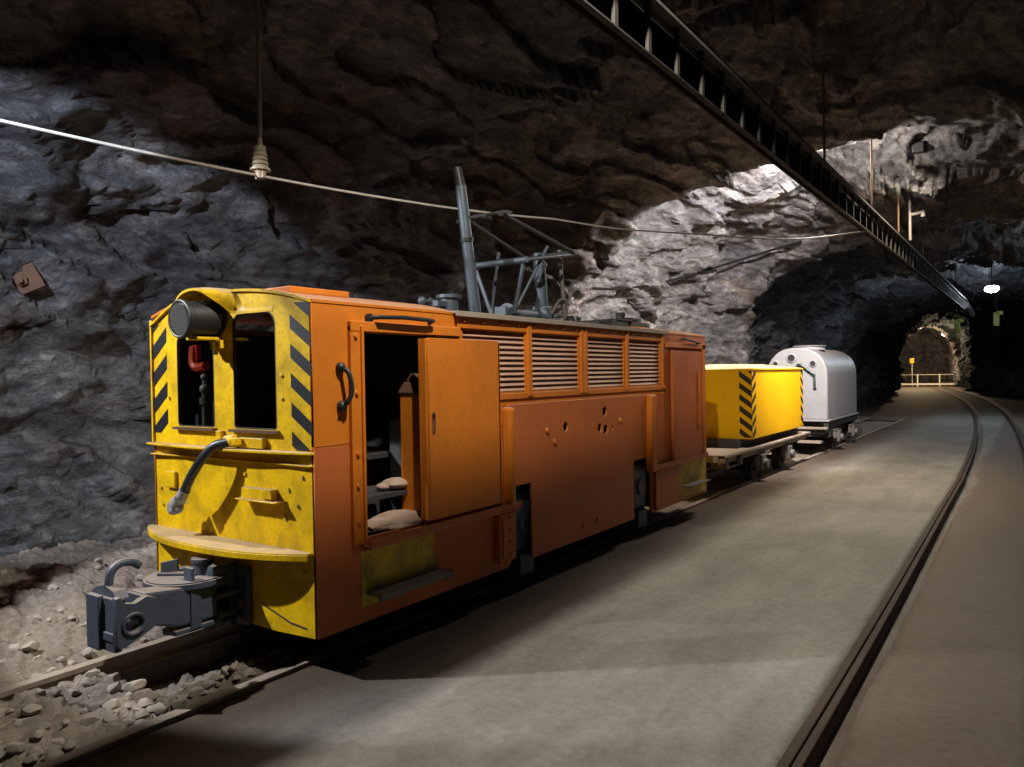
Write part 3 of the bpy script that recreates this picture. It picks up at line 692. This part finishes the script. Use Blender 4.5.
# under-frame, wheels, axleboxes
b=MB(); b.box(-.45,.45,.1,5.3,.22,.45); b.box(-.62,.62,.2,1.3,.2,.5); b.box(-.62,.62,4.2,5.2,.2,.5); b.box(-.66,.66,2.0,3.5,.25,1.2); b.build('underframe',M['dark'],loco)
for wy in (1.42,3.98):
    for sx in (-1,1):
        b=MB(); b.cyl((sx*.43,wy,.305),(sx*.53,wy,.305),.30,n=36); b.cyl((sx*.40,wy,.305),(sx*.44,wy,.305),.33,n=36); b.cyl((sx*.5,wy,.305),(sx*.6,wy,.305),.09)
        b.build('wheel',M['dark'],loco,smooth=True)
for wy in (1.92,3.84):
    b=MB(); b.box(.50,.69,wy-.13,wy+.13,.26,.66,bev=.02); b.box(.60,.71,wy-.09,wy+.09,.08,.24,bev=.015); b.cyl((.60,wy,.66),(.60,wy,.78),.05); b.cyl((.66,wy,.45),(.71,wy,.45),.08)
    b.build('axle_box',M['pipe'],loco)
b=MB(); b.box(HW-.06,HW-.03,1.70,1.94,.735,.80); b.box(HW-.2,HW-.18,1.7,1.95,.2,.75); b.build('spring_hanger',M['dark'],loco)
# interior fittings
b=MB(); b.box(-.40,-.22,.10,.30,.62,1.20,bev=.01); b.cyl((-.300,.07,1.20),(-.300,.07,1.42),.018); b.cyl((-.300,.075,1.36),(-.300,.075,1.40),.035)
co=b.build('control_stand',M['galv'],loco)
b=MB(); b.sph((-.300,.07,1.45),.030); b.cyl((-.300,.07,1.42),(-.300,.07,1.50),.014); b.sph((-.300,.07,1.52),.022); b.build('lever_knob',M['silver'],co,smooth=True)
b=MB(); b.tube(smooth_pts([(-.40,.07,1.70),(-.392,.06,1.61),(-.35,.06,1.575),(-.265,.06,1.585)],5),.028,8); b.box(-.42,-.36,.06,.09,1.62,1.71); b.build('red_brake_handle',M['red'],loco,smooth=True)
b=MB(); b.box(-.215,-.165,.06,.10,1.16,1.38,bev=.006); b.box(-.385,-.355,.06,.09,1.22,1.30); b.build('valve_block',M['pipe'],loco)
b=MB(); b.box(.34,.48,.93,1.10,.62,1.24,bev=.01); b.build('switch_cabinet',M['grey'],loco)
b=MB(); b.box(.55,.70,.81,.93,.62,1.40,bev=.008); b.build('inner_post',M['orange'],loco)
b=MB(); b.prism([(.80,1.40),(.95,1.40),(.93,1.47),(.82,1.47)],side,-.19,-.05); b.cyl((.61,.875,1.47),(.61,.875,1.52),.05,.03); b.build('lamp_case',M['rust'],loco,bev=.008)
b=MB(); b.sph((.52,.80,.86),.07,(1.2,1.4,.5)); b.sph((.50,.72,.85),.04,(1.2,1.4,.6)); b.build('rag',M['cloth'],loco,smooth=True)
b=MB(); b.box(-.5,.35,.75,1.14,1.0,1.03); b.box(-.3,.2,.85,1.1,.62,.98); b.build('seat',M['inner'],loco)
b=MB(); bmesh.ops.create_icosphere(b.bm,subdivisions=4,radius=1)
for v in b.bm.verts:
    k=1+.25*noise.noise(v.co*2.3); v.co=Vector((v.co.x*.14*k+.60,v.co.y*.30*k+.72,max(-.2,v.co.z)*.055*k+.655))
b.build('dust_heap',M['cloth'],loco,smooth=True)
b=MB(); b.box(.28,.60,.50,.90,.80,.825); b.box(.3,.34,.52,.56,.62,.8); b.build('tread_board',M['inner'],loco)
# ---- roof gear
b=MB(); b.box(-.12,.14,1.86,2.08,1.904,1.96); b.cyl((-.02,1.98,1.92),(-.02,1.98,2.10),.075); b.cyl((-.02,1.98,2.10),(-.02,1.98,2.125),.10); b.box(-.06,.02,1.80,1.9,2.03,2.07); b.tube([(-.02,1.9,2.05),(-.05,1.8,2.08),(-.1,1.75,2.06),(-.08,1.85,1.98)],.016,8); b.sph((-.09,1.75,2.07),.035)
b.build('roof_insulator',M['pipe'],loco,smooth=True,angle=40)
b=MB(); b.tube([(.10,1.62,1.90),(.10,1.62,1.965),(.10,1.65,1.985),(.10,1.69,1.965),(.10,1.69,1.90)],.014,8); b.build('lifting_eye',M['dark'],loco)
pm=MB(); pm.cyl((-.02,2.33,1.90),(-.02,2.15,3.00),.049,.043,24)
pmo=pm.build('collector_mast',M['pipe'],loco,smooth=True)
b=MB(); b.cyl((-.02,2.219,2.57),(-.02,2.214,2.60),.055); b.cyl((-.02,2.335,1.9),(-.02,2.32,1.96),.08); b.build('mast_collar',M['black'],pmo)
b=MB(); b.cyl((-.02,2.152,2.99),(-.03,2.12,3.14),.040,.034); b.build('mast_head',M['black'],pmo)
p=MB(); p.box(-.34,.34,2.55,2.62,1.925,1.965); p.box(-.34,.34,3.50,3.57,1.925,1.965); p.box(-.34,-.30,2.5,3.6,1.91,1.95); p.box(.30,.34,2.5,3.6,1.91,1.95)
pmt=p.build('pantograph',M['pipe'],loco)
b=MB(); b.cyl((0,2.72,2.03),(0,3.26,2.03),.055); b.cyl((0,2.72,2.03),(0,2.76,2.03),.085); b.cyl((0,3.20,2.03),(0,3.24,2.03),.085); b.box(-.07,.07,3.22,3.34,1.93,2.12,bev=.01); b.box(-.06,.06,2.62,2.72,1.93,2.08,bev=.01); b.build('spring_drum',M['pipe'],pmt)
for sx in (-.26,.26):
    b=MB(); b.cyl((sx*.45,2.66,2.02),(sx,2.62,2.45),.018); b.cyl((sx*.45,2.66,2.02),(sx,2.98,2.60),.014); b.build('lower_arm',M['pipe'],pmt)
    b=MB(); b.cyl((sx,2.60,2.44),(sx*.95,3.42,2.585),.017); b.build('side_bar',M['pipe'],pmt)
    b=MB(); b.cyl((sx,3.42,2.60),(sx*.7,2.42,2.80),.018); b.build('upper_arm',M['dark'],pmt)
MB().cyl((-.30,2.60,2.44),(.30,2.60,2.44),.025).build('cross_tube',M['pipe'],pmt); MB().cyl((-.26,3.42,2.6),(.26,3.42,2.6),.022).build('cross_tube',M['dark'],pmt); MB().cyl((-.26,2.62,2.44),(-.1,2.30,2.74),.014).build('link_rod',M['dark'],pmt)
b=MB(); b.tube([(-.28,2.42,2.79),(-.22,2.42,2.81),(.22,2.42,2.81),(.28,2.42,2.79)],.014,8); b.bar((0,2.42,2.80),(0,2.50,2.80),.04,.02); b.build('contact_bow',M['dark'],pmt)
b=MB(); b.cyl((0,3.30,1.92),(0,3.24,2.60),.06,.055); b.cyl((0,3.262,2.48),(0,3.26,2.51),.066)
for k in range(3): b.cyl((.0,3.5+.0*k,1.93+.05*k),(.0,3.5,1.95+.05*k),.08)
b.build('damper_post',M['pipe'],loco,smooth=True,angle=40)
b=MB(); b.cyl((.06,3.60,1.93),(.05,3.52,2.66),.020); b.tube(smooth_pts([(.05,3.36,2.05),(.08,3.45,2.18),(.08,3.56,2.18),(.06,3.62,2.06),(.04,3.60,1.95)],5),.012,8); b.build('tie_rod',M['galv'],loco)
b=MB(); b.box(-.15,.2,3.35,3.55,1.9,1.99,bev=.02); b.sph((.1,3.62,1.99),.06); b.build('terminal_block',M['black'],loco)
b=MB(); b.box(-.35,.35,4.02,4.34,1.905,2.02,bev=.01); b.box(-.30,.36,4.40,4.62,1.93,2.06,bev=.01); b.cyl((.25,4.36,1.93),(.25,4.36,2.11),.05); b.box(-.3,.3,4.70,4.95,1.95,2.03,bev=.01); b.cyl((.2,4.83,1.95),(.2,4.83,2.08),.04); b.box(.1,.36,4.1,4.5,2.02,2.035)
b.build('roof_resistor',M['dark'],loco)
# ------------------------------------------------------------ wheels / bogies for wagons
def wheelset(parent,y,xs,r=.17,face=.40):
    for sx in (-1,1):
        b=MB(); b.cyl((sx*(.44),y,r),(sx*.50,y,r),r,n=28); b.cyl((sx*.40,y,r),(sx*.45,y,r),r+.025,n=28); b.cyl((sx*.5,y,r),(sx*.54,y,r),r*.35,n=16)
        b.build('wheel',M['dark'],parent,smooth=True)
        b=MB(); b.box(sx*.53,sx*.64,y-.10,y+.10,.15,.36,bev=.015); b.cyl((sx*.63,y,.235),(sx*.69,y,.235),.065,n=16); b.box(sx*.54,sx*.60,y-.17,y+.17,.34,.38); b.box(sx*.54,sx*.6,y-.17,y-.13,.22,.36); b.box(sx*.54,sx*.6,y+.13,y+.17,.22,.36)
        b.build('axle_box',M['galv'],parent)
    MB().cyl((-.42,y,r),(.42,y,r),.04).build('axle',M['dark'],parent)
# ---- yellow wagon
WG=empty('box_wagon',(LX,8.78,0)); tag(WG,'yellow box wagon with black hazard stripes on its corners, coupled behind the locomotive','wagon')
WH=.635; y0,y1=1.10,3.72
b=MB(); b.box(-WH,WH,y0,y1,.60,1.53,bev=.006); b.build('box_body',M['yellow_w'],WG)
b=MB(); zr=1.60; e=.012
P=[(-WH-e,y0-e,1.53),(WH+e,y0-e,1.53),(WH+e,y1+e,1.53),(-WH-e,y1+e,1.53),(-.12,y0+.45,zr),(.12,y0+.45,zr),(.12,y1-.45,zr),(-.12,y1-.45,zr)]
P+=[(p[0],p[1],p[2]-.018) for p in P[:4]]
v=[b.bm.verts.new(p) for p in P]
for f in ((0,1,5,4),(1,2,6,5),(2,3,7,6),(3,0,4,7),(4,5,6,7),(0,8,9,1),(1,9,10,2),(2,10,11,3),(3,11,8,0),(8,11,10,9)): b.bm.faces.new([v[i] for i in f])
b.build('lid',M['yellow_w'],WG)
wf=lambda u,v,w:Vector((u,y0-w,v)); ws=lambda u,v,w:Vector((WH+w,u,v))
stripes('hazard_stripes',WH-.17,WH-.004,.62,1.50,-.75,wf,WG,.152,.080,.003,phase=.02)
stripes('hazard_stripes',y0+.004,y0+.15,.62,1.50,.65,ws,WG,.152,.065,.003,phase=.075)
stripes('hazard_stripes',y1-.15,y1-.004,.62,1.50,-.65,ws,WG,.152,.07,.003,phase=.06)
b=MB(); b.box(-.62,-.02,y0-.02,y0,.64,1.44,bev=.004); dr=b.build('end_door',M['yellow_w'],WG)
b=MB(); b.tube(smooth_pts([(-.05,y0-.02,1.10),(-.03,y0-.06,1.08),(-.03,y0-.07,1.0),(-.03,y0-.06,.93),(-.05,y0-.02,.91)],4),.010,8); b.build('door_handle',M['dark'],dr)
b=MB()
for sx in (-1,1): b.box(sx*.56,sx*.645,0,4.15,.455,.485); b.box(sx*.56,sx*.575,0,4.15,.37,.47)
b.box(-.64,.64,0,.04,.40,.485); b.box(-.64,.64,4.11,4.15,.40,.485); b.box(-.64,.64,0,1.1,.478,.49)
b.build('chassis_frame',M['roofdust'],WG,bev=.003)
b=MB(); b.box(-.50,.50,.9,3.9,.40,.60); b.box(-.4,.4,.3,3.9,.34,.46); b.build('underframe',M['dark'],WG)
b=MB(); b.box(.42,.63,.12,.16,.32,.47); b.box(.42,.63,.62,.66,.32,.47); b.box(.42,.60,.12,.66,.31,.33); b.build('foot_bracket',M['galv'],WG)
wheelset(WG,1.60,WH); wheelset(WG,2.95,WH)
b=MB(); b.box(-.10,.10,-.25,.02,.30,.44,bev=.02); b.box(-.05,.05,-.7,-.2,.33,.40,bev=.01); b.build('drawbar',M['steel'],WG)
# ---- silver tank car
TG=empty('domed_wagon',(LX+.035,14.5,0)); tag(TG,'silver-grey round-topped wagon with portholes, last vehicle of the train','wagon')
def dome(hw,z0,zs,zt,n=32):
    P=[(hw,z0),(hw,zs)]
    for k in range(1,n):
        a=PI*k/n; P.append((hw*math.copysign(abs(math.cos(a))**.85,math.cos(a)),zs+(zt-zs)*math.sin(a)**.9))
    return P+[(-hw,zs),(-hw,z0)]
TW=.545; ty=2.72
DP=dome(TW,.58,1.38,1.92)
b=MB(); nn=9; rings=[]
for i in range(nn+1):
    t=i/nn; yy=ty*t; 
    rings.append([b.bm.verts.new((x,yy,z)) for x,z in DP])
for a,c in zip(rings,rings[1:]):
    for k in range(len(DP)): b.bm.faces.new((a[k],c[k],c[(k+1)%len(DP)],a[(k+1)%len(DP)]))
b.bm.faces.new(rings[0]); b.bm.faces.new(rings[-1][::-1])
b.build('tank_body',M['silver'],TG,smooth=True,angle=30,bev=.03,seg=3)
b=MB(); b.cyl((.06,.72,1.88),(.06,.72,1.955),.30,.27,32); b.cyl((.06,.72,1.95),(.06,.72,1.965),.31,.31,32); b.build('filler_hatch',M['silver'],TG,smooth=True)
for (u,v,r) in ((-.08,1.73,.075),(.30,1.62,.055),(-.37,1.63,.045)):
    b=MB(); b.tube([(u+r*math.cos(2*PI*k/24),-.015,v+r*math.sin(2*PI*k/24)) for k in range(25)],.014,8); b.cyl((u,-.03,v),(u,0,v),r*1.02)
    q=b.build('porthole',M['silver'],TG,smooth=True)
    b=MB(); b.cyl((u,-.035,v),(u,-.02,v),r*.85); b.build('porthole_glass',M['black'],q)
b=MB(); b.tube([(.02,-.02,1.60),(.10,-.05,1.60),(.33,-.05,1.42),(.335,-.05,1.18),(.335,-.01,1.15)],.022,8); b.build('discharge_pipe',M['green'],TG)
b=MB(); b.box(-TW-.03,TW+.03,-.03,ty+.03,.55,.585,bev=.006); b.build('skirt_rim',M['silver'],TG)
b=MB(); b.box(-.46,.46,.1,ty-.1,.30,.56); b.box(-.56,.56,-.35,.0,.36,.42); b.box(.40,.54,.2,.5,.25,.55); b.box(.40,.54,2.2,2.5,.25,.55); b.box(.47,.55,.0,ty,.44,.54); b.build('underframe',M['dark'],TG)
b=MB(); b.box(-.56,.62,-.42,-.30,.44,.47); b.box(-.05,.05,-1.55,-.2,.33,.40,bev=.01); b.box(.1,.5,-.38,-.2,.18,.22); b.build('end_step',M['roofdust'],TG)
wheelset(TG,.62,TW); wheelset(TG,2.0,TW)
# ------------------------------------------------------------ trolley wire with insulator
wp=[(-5.05,-1.0,3.06),(-4.82,1.86,3.0),(-4.60,3.60,2.985),(-4.30,4.9,2.985),(-4.02,5.7,2.99),(-3.80,6.2,3.0)]
o=MB().tube(smooth_pts(wp,6),.010,8).build('trolley_wire',M['wire']); tag(o,'pale overhead wire sagging across the left side above the cab','wire')
wp=[(-3.80,6.2,3.0),(-3.51,7.0,2.99),(-2.96,7.84,2.985),(-2.25,8.85,2.99),(-1.68,9.9,3.16)]
o=MB().tube(smooth_pts(wp,6),.009,8).build('trolley_wire',M['wire']); tag(o,'pale overhead wire running from above the pantograph across the bright rock to the cable ladder','wire')
iy=3.45; ix=-4.60
topz=rock_up((ix,iy,3.2)).z
iz=2.99
so=empty('wire_insulator',(ix,iy,iz)); tag(so,'ribbed pale insulator on a hanging rod above the cab, holding the overhead wire','insulator')
b=MB(); b.cyl((0,0,.17),(0,0,topz-iz+.05),.016,.016,12); b.build('hanger_rod',M['galv'],so)
b=MB(); b.cyl((0,0,.19),(0,0,.26),.022,.016)
for k in range(5): b.cyl((0,0,.035+.032*k),(0,0,.06+.032*k),.062-.004*k,.055-.004*k,20)
b.cyl((0,0,.03),(0,0,.2),.04); b.cyl((0,0,.025),(0,0,.037),.072,n=20); b.build('insulator_body',M['porc'],so,smooth=True,angle=40)
b=MB(); b.cyl((0,0,-.03),(0,0,.03),.03,.04); b.box(-.045,-.015,-.012,.012,-.03,.02); b.box(.015,.045,-.012,.012,-.03,.02); b.build('wire_clamp',M['porc'],so)
# ------------------------------------------------------------ cable ladder
LDX=-1.65; ZB,ZU=3.165,3.465
def lx(y): return LDX+ (0 if y<14 else -.0)
ld=empty('cable_ladder',(0,0,0)); tag(ld,'long steel cable ladder hung on edge under the ceiling, running the length of the tunnel','cable ladder')
LY0,LY1=-2.2,25.6
b=MB(); b.box(LDX-.03,LDX+.05,LY0,LY1,ZU-.012,ZU); b.box(LDX-.03,LDX-.02,LY0,LY1,ZU-.05,ZU); b.box(LDX+.043,LDX+.05,LY0,LY1,ZU-.03,ZU); b.build('top_rail',M['galv'],ld)
b=MB(); b.box(LDX-.03,LDX+.012,LY0,LY1,ZB,ZB+.010); b.box(LDX-.03,LDX-.022,LY0,LY1,ZB,ZB+.045); b.build('bottom_rail',M['tray'],ld)
n=int((LY1-LY0)/.385)
rg=MB(); rg.box(-.012,.008,-.018,.018,ZB,ZU-.01); rung=rg.build('rung',M['tray'],ld); rung.location=(LDX,LY0+.1,0)
for k in range(1,n):
    c=rung.copy(); col.objects.link(c); c.parent=ld; c.location=(LDX,LY0+.1+.385*k,0)
for (yy) in (1.2,7.75,10.35,12.6,15.6,18.5,22.5):
    p=rock_up((LDX,yy,3.6)); b=MB(); b.cyl((LDX-.012,yy,ZB),(LDX-.012,yy,min(p.z+.05,5.8)),.011,.011,8); b.build('hanger_rod',M['rust'],ld)
b=MB(); b.tube(smooth_pts([(LDX,25.5,ZB+.15),(LDX+.02,26.3,ZB+.10),(LDX+.08,26.9,ZB-.05)],5),.10,8); b.build('end_bend',M['tray'],ld)
# cables lying in the ladder
for k,(zz,rr_,ye) in enumerate(((3.205,.031,24.0),(3.268,.031,24.4),(3.331,.031,24.8),(3.390,.024,24.2),(3.432,.016,23.6))):
    pts=[(LDX-.062-.006*math.sin(y*1.1+k),y,zz+.003*math.sin(y*.9+k*2)) for y in [LY0+.0+.5*j for j in range(int((ye-LY0)/.5))]]
    if ye<20:
        e=pts[-1]; up=rock_up((e[0]-.03,ye,3.6)).z
        pts+=[(e[0]-.01,ye-.12,zz+.03),(e[0]-.0,ye-.02,zz+.16),(e[0]+.01,ye,zz+.4),(e[0]+.01,ye,up+.04)]
    o=MB().tube(smooth_pts(pts,2),rr_,8).build('power_cable',M['cable'],smooth=True)
    tag(o,('black power cable lying along the bottom of the hanging cable ladder','black power cable second from the bottom in the hanging cable ladder','black power cable third from the bottom in the hanging cable ladder','black power cable fourth from the bottom in the hanging cable ladder','thinnest black power cable, lying uppermost in the hanging cable ladder')[k],'cable','power cables in the cable ladder')
# ------------------------------------------------------------ things on the rock
pts=[]
for px,py in ((548,282),(570,284),(595,290),(622,293),(650,286),(680,277),(715,266),(745,258),(775,246),(800,240)):
    l,nn_=rock_hit(px,py,.03); pts.append(l)
# relax depth so the cable hangs as one line clear of the rock
for it in range(3):
    pts=[pts[0]]+[ (pts[i-1]+pts[i]*2+pts[i+1])/4 for i in range(1,len(pts)-1)]+[pts[-1]]
o=MB().tube(smooth_pts([p+Vector((.02,0,0)) for p in pts],5),.022,8).build('wall_cable',M['cable'],smooth=True); tag(o,'thick black cable sagging across the brightly lit left rock wall above the engine','cable')
l,nn_=rock_hit(22,280,.02); l=l+Vector((.05,-.03,0)); q=Vector((.82,-.52,-.1)).to_track_quat('Z','Y').to_matrix().to_4x4()
bo=bpy.data.objects.new('rock_bolt',None); bo.matrix_world=Matrix.Translation(l)@q; col.objects.link(bo); tag(bo,'rusty square plate with a rock bolt on the far left wall','rock bolt')
b=MB(); b.box(-.125,.125,-.10,.10,-.03,.0,rot=Matrix.Rotation(.45,3,'Z'),bev=.005); b.build('bolt_plate',M['rust'],bo)
b=MB(); b.cyl((0,0,-.25),(0,0,.09),.02); b.cyl((0,0,.0),(0,0,.04),.045,n=6); b.build('bolt',M['rust'],bo)
l,nn_=rock_hit(918,148,.05)
o=MB().box(-.07,.07,-.07,.07,-.05,.08,bev=.01).build('junction_box',M['black']); o.location=l; tag(o,'small black junction box under the bright far ceiling','junction box')
# drop pipes with a short branch beyond the ladder hangers
l,nn_=rock_hit(905,196,0); 
o=empty('drop_pipe',(-1.52,12.7,3.42)); tag(o,'thin pale drop pipe with a short side branch beside the far cable ladder','pipe')
zt=rock_up((-1.52,12.7,3.5)).z
MB().cyl((0,0,.0),(0,0,zt-3.42+.04),.02).build('pipe_run',M['galv'],o)
b=MB(); b.cyl((0,0,.38),(.17,.0,.40),.026); b.cyl((.17,0,.42),(.17,0,.33),.03); b.build('branch',M['galv'],o)
# ------------------------------------------------------------ far lamps, railing, marker
def bulb(x,y,z,mat,label,r=.09):
    e=empty('tunnel_lamp',(x,y,z)); tag(e,label,'lamp')
    MB().sph((0,0,0),r,(1.35,1.0,.75)).build('lamp_globe',mat,e,smooth=True)
    zt=rock_up((x,y,z+.15)).z
    b=MB(); b.cyl((0,0,r*.6),(0,0,r*.9),r*1.1,r*.8); b.cyl((0,0,r*.8),(0,0,max(.2,zt-z+.05)),.012); b.build('lamp_hanger',M['dark'],e); return e
bulb(-.95,24.4,3.63,M['lamp_cold'],'bright cold white lamp hanging from the ceiling at the right',.13)
bulb(-5.75,69,4.2,M['lamp_warm'],'small warm lamp over the far end of the tunnel',.28)
rl=empty('guard_railing',(0,69.0,0)); tag(rl,'low white guard railing across the far end of the tunnel','railing')
for x in (-7.85,-6.28): MB().cyl((x,0,-.1),(x,0,1.0),.06).build('post',M['white'],rl)
b=MB(); b.box(-9.2,-4.6,-.05,.05,.12,.26); b.build('kerb_rail',M['white'],rl)
b=MB(); b.cyl((-9.2,0,.95),(-4.6,0,.95),.02); b.build('top_line',M['white'],rl)
o=MB().box(-.17,.17,-.1,.1,-.22,.22,bev=.06).build('marker_sign',M['yellow_dirty']); o.location=(-8.3,69.5,2.1); tag(o,'small yellow marker on the rock beside the far railing','sign')
MB_=MB().cyl((-8.3,69.5,-.1),(-8.3,69.5,1.9),.025).build('marker_post',M['white'],None); MB_.parent=o; MB_.location=(8.3,-69.5,-2.1)
for x,yy,z,lab in ((-2.19,30,2.96,'small yellow-green reflector hanging past the end of the cable ladder'),(-1.05,30,3.15,'small yellow-green reflector hanging under the bright cold lamp')):
    e=empty('reflector',(x,yy,z)); tag(e,lab,'reflector')
    b=MB(); b.box(-.09,.09,-.02,.02,-.28,.18,bev=.02); b.box(.0,.2,-.02,.02,.08,.22,bev=.02); b.build('reflector_plate',M['moss'],e)
    b=MB(); zt=rock_up((x,yy,z+.3)).z; b.cyl((0,0,.1),(0,0,zt-z+.05),.012); b.build('suspension_cord',M['dark'],e)
# ------------------------------------------------------------ lights
def point(x,y,z,p,c,r=.05):
    L=bpy.data.lights.new('lamp','POINT'); L.energy=p; L.color=c; L.shadow_soft_size=r
    o=bpy.data.objects.new('lamp',L); o.location=(x,y,z); col.objects.link(o); return o
def spotl(x,y,z,tx,ty,tz,p,c,ang,blend=.3,r=.05):
    L=bpy.data.lights.new('spot','SPOT'); L.energy=p; L.color=c; L.shadow_soft_size=r; L.spot_size=math.radians(ang); L.spot_blend=blend
    o=bpy.data.objects.new('spot',L); o.location=(x,y,z); o.rotation_euler=(Vector((tx,ty,tz))-Vector((x,y,z))).to_track_quat('-Z','Y').to_euler(); col.objects.link(o); return o
spotl(-1.38,2.5,4.19,-2.15,3.7,0,590,(1,.93,.82),124,.3,.035)
spotl(-5.6,.35,3.45,-5.6+3.3,.35+7.5,3.45-5.9,860,(.94,.96,1.0),61,.16,.04)
spotl(-3.4,.2,3.3,-6.5,3.1,1.95,950,(.74,.84,1.0),47,.22,.04)  # unseen extra spot, added to brighten the left rock wall
spotl(-1.25,11.0,4.40,-1.8,11.6,0,480,(1,.84,.62),150,.3,.06)
spotl(-2.15,11.7,4.25,-2.4,12.4,0,150,(1,.84,.60),140,.4,.08)
point(-2.2,10.5,4.20,250,(1,.90,.80),.08)
spotl(-2.2,10.6,4.40,-5.4,12.2,2.5,2200,(1,.92,.90),118,.5,.08)
point(-.95,24.4,3.40,190,(.70,.84,1.0),.1)
point(-7.6,65,3.6,1500,(1,.72,.42),.1)
point(.8,17.5,3.8,40,(.75,.85,1.0),.1)
point(-4.9,54,3.4,80,(1,.86,.55),.1)
W=bpy.data.worlds.new('world'); S.world=W; W.use_nodes=True
W.node_tree.nodes['Background'].inputs[0].default_value=(.02,.022,.028,1); W.node_tree.nodes['Background'].inputs[1].default_value=.3
S.view_settings.view_transform='Standard'; S.view_settings.look='None'; S.view_settings.gamma=1; S.view_settings.use_curve_mapping=False
S.view_settings.exposure=0.0
S.cycles.use_denoising=True
S.cycles.max_bounces=6; S.cycles.diffuse_bounces=4; S.cycles.sample_clamp_indirect=4
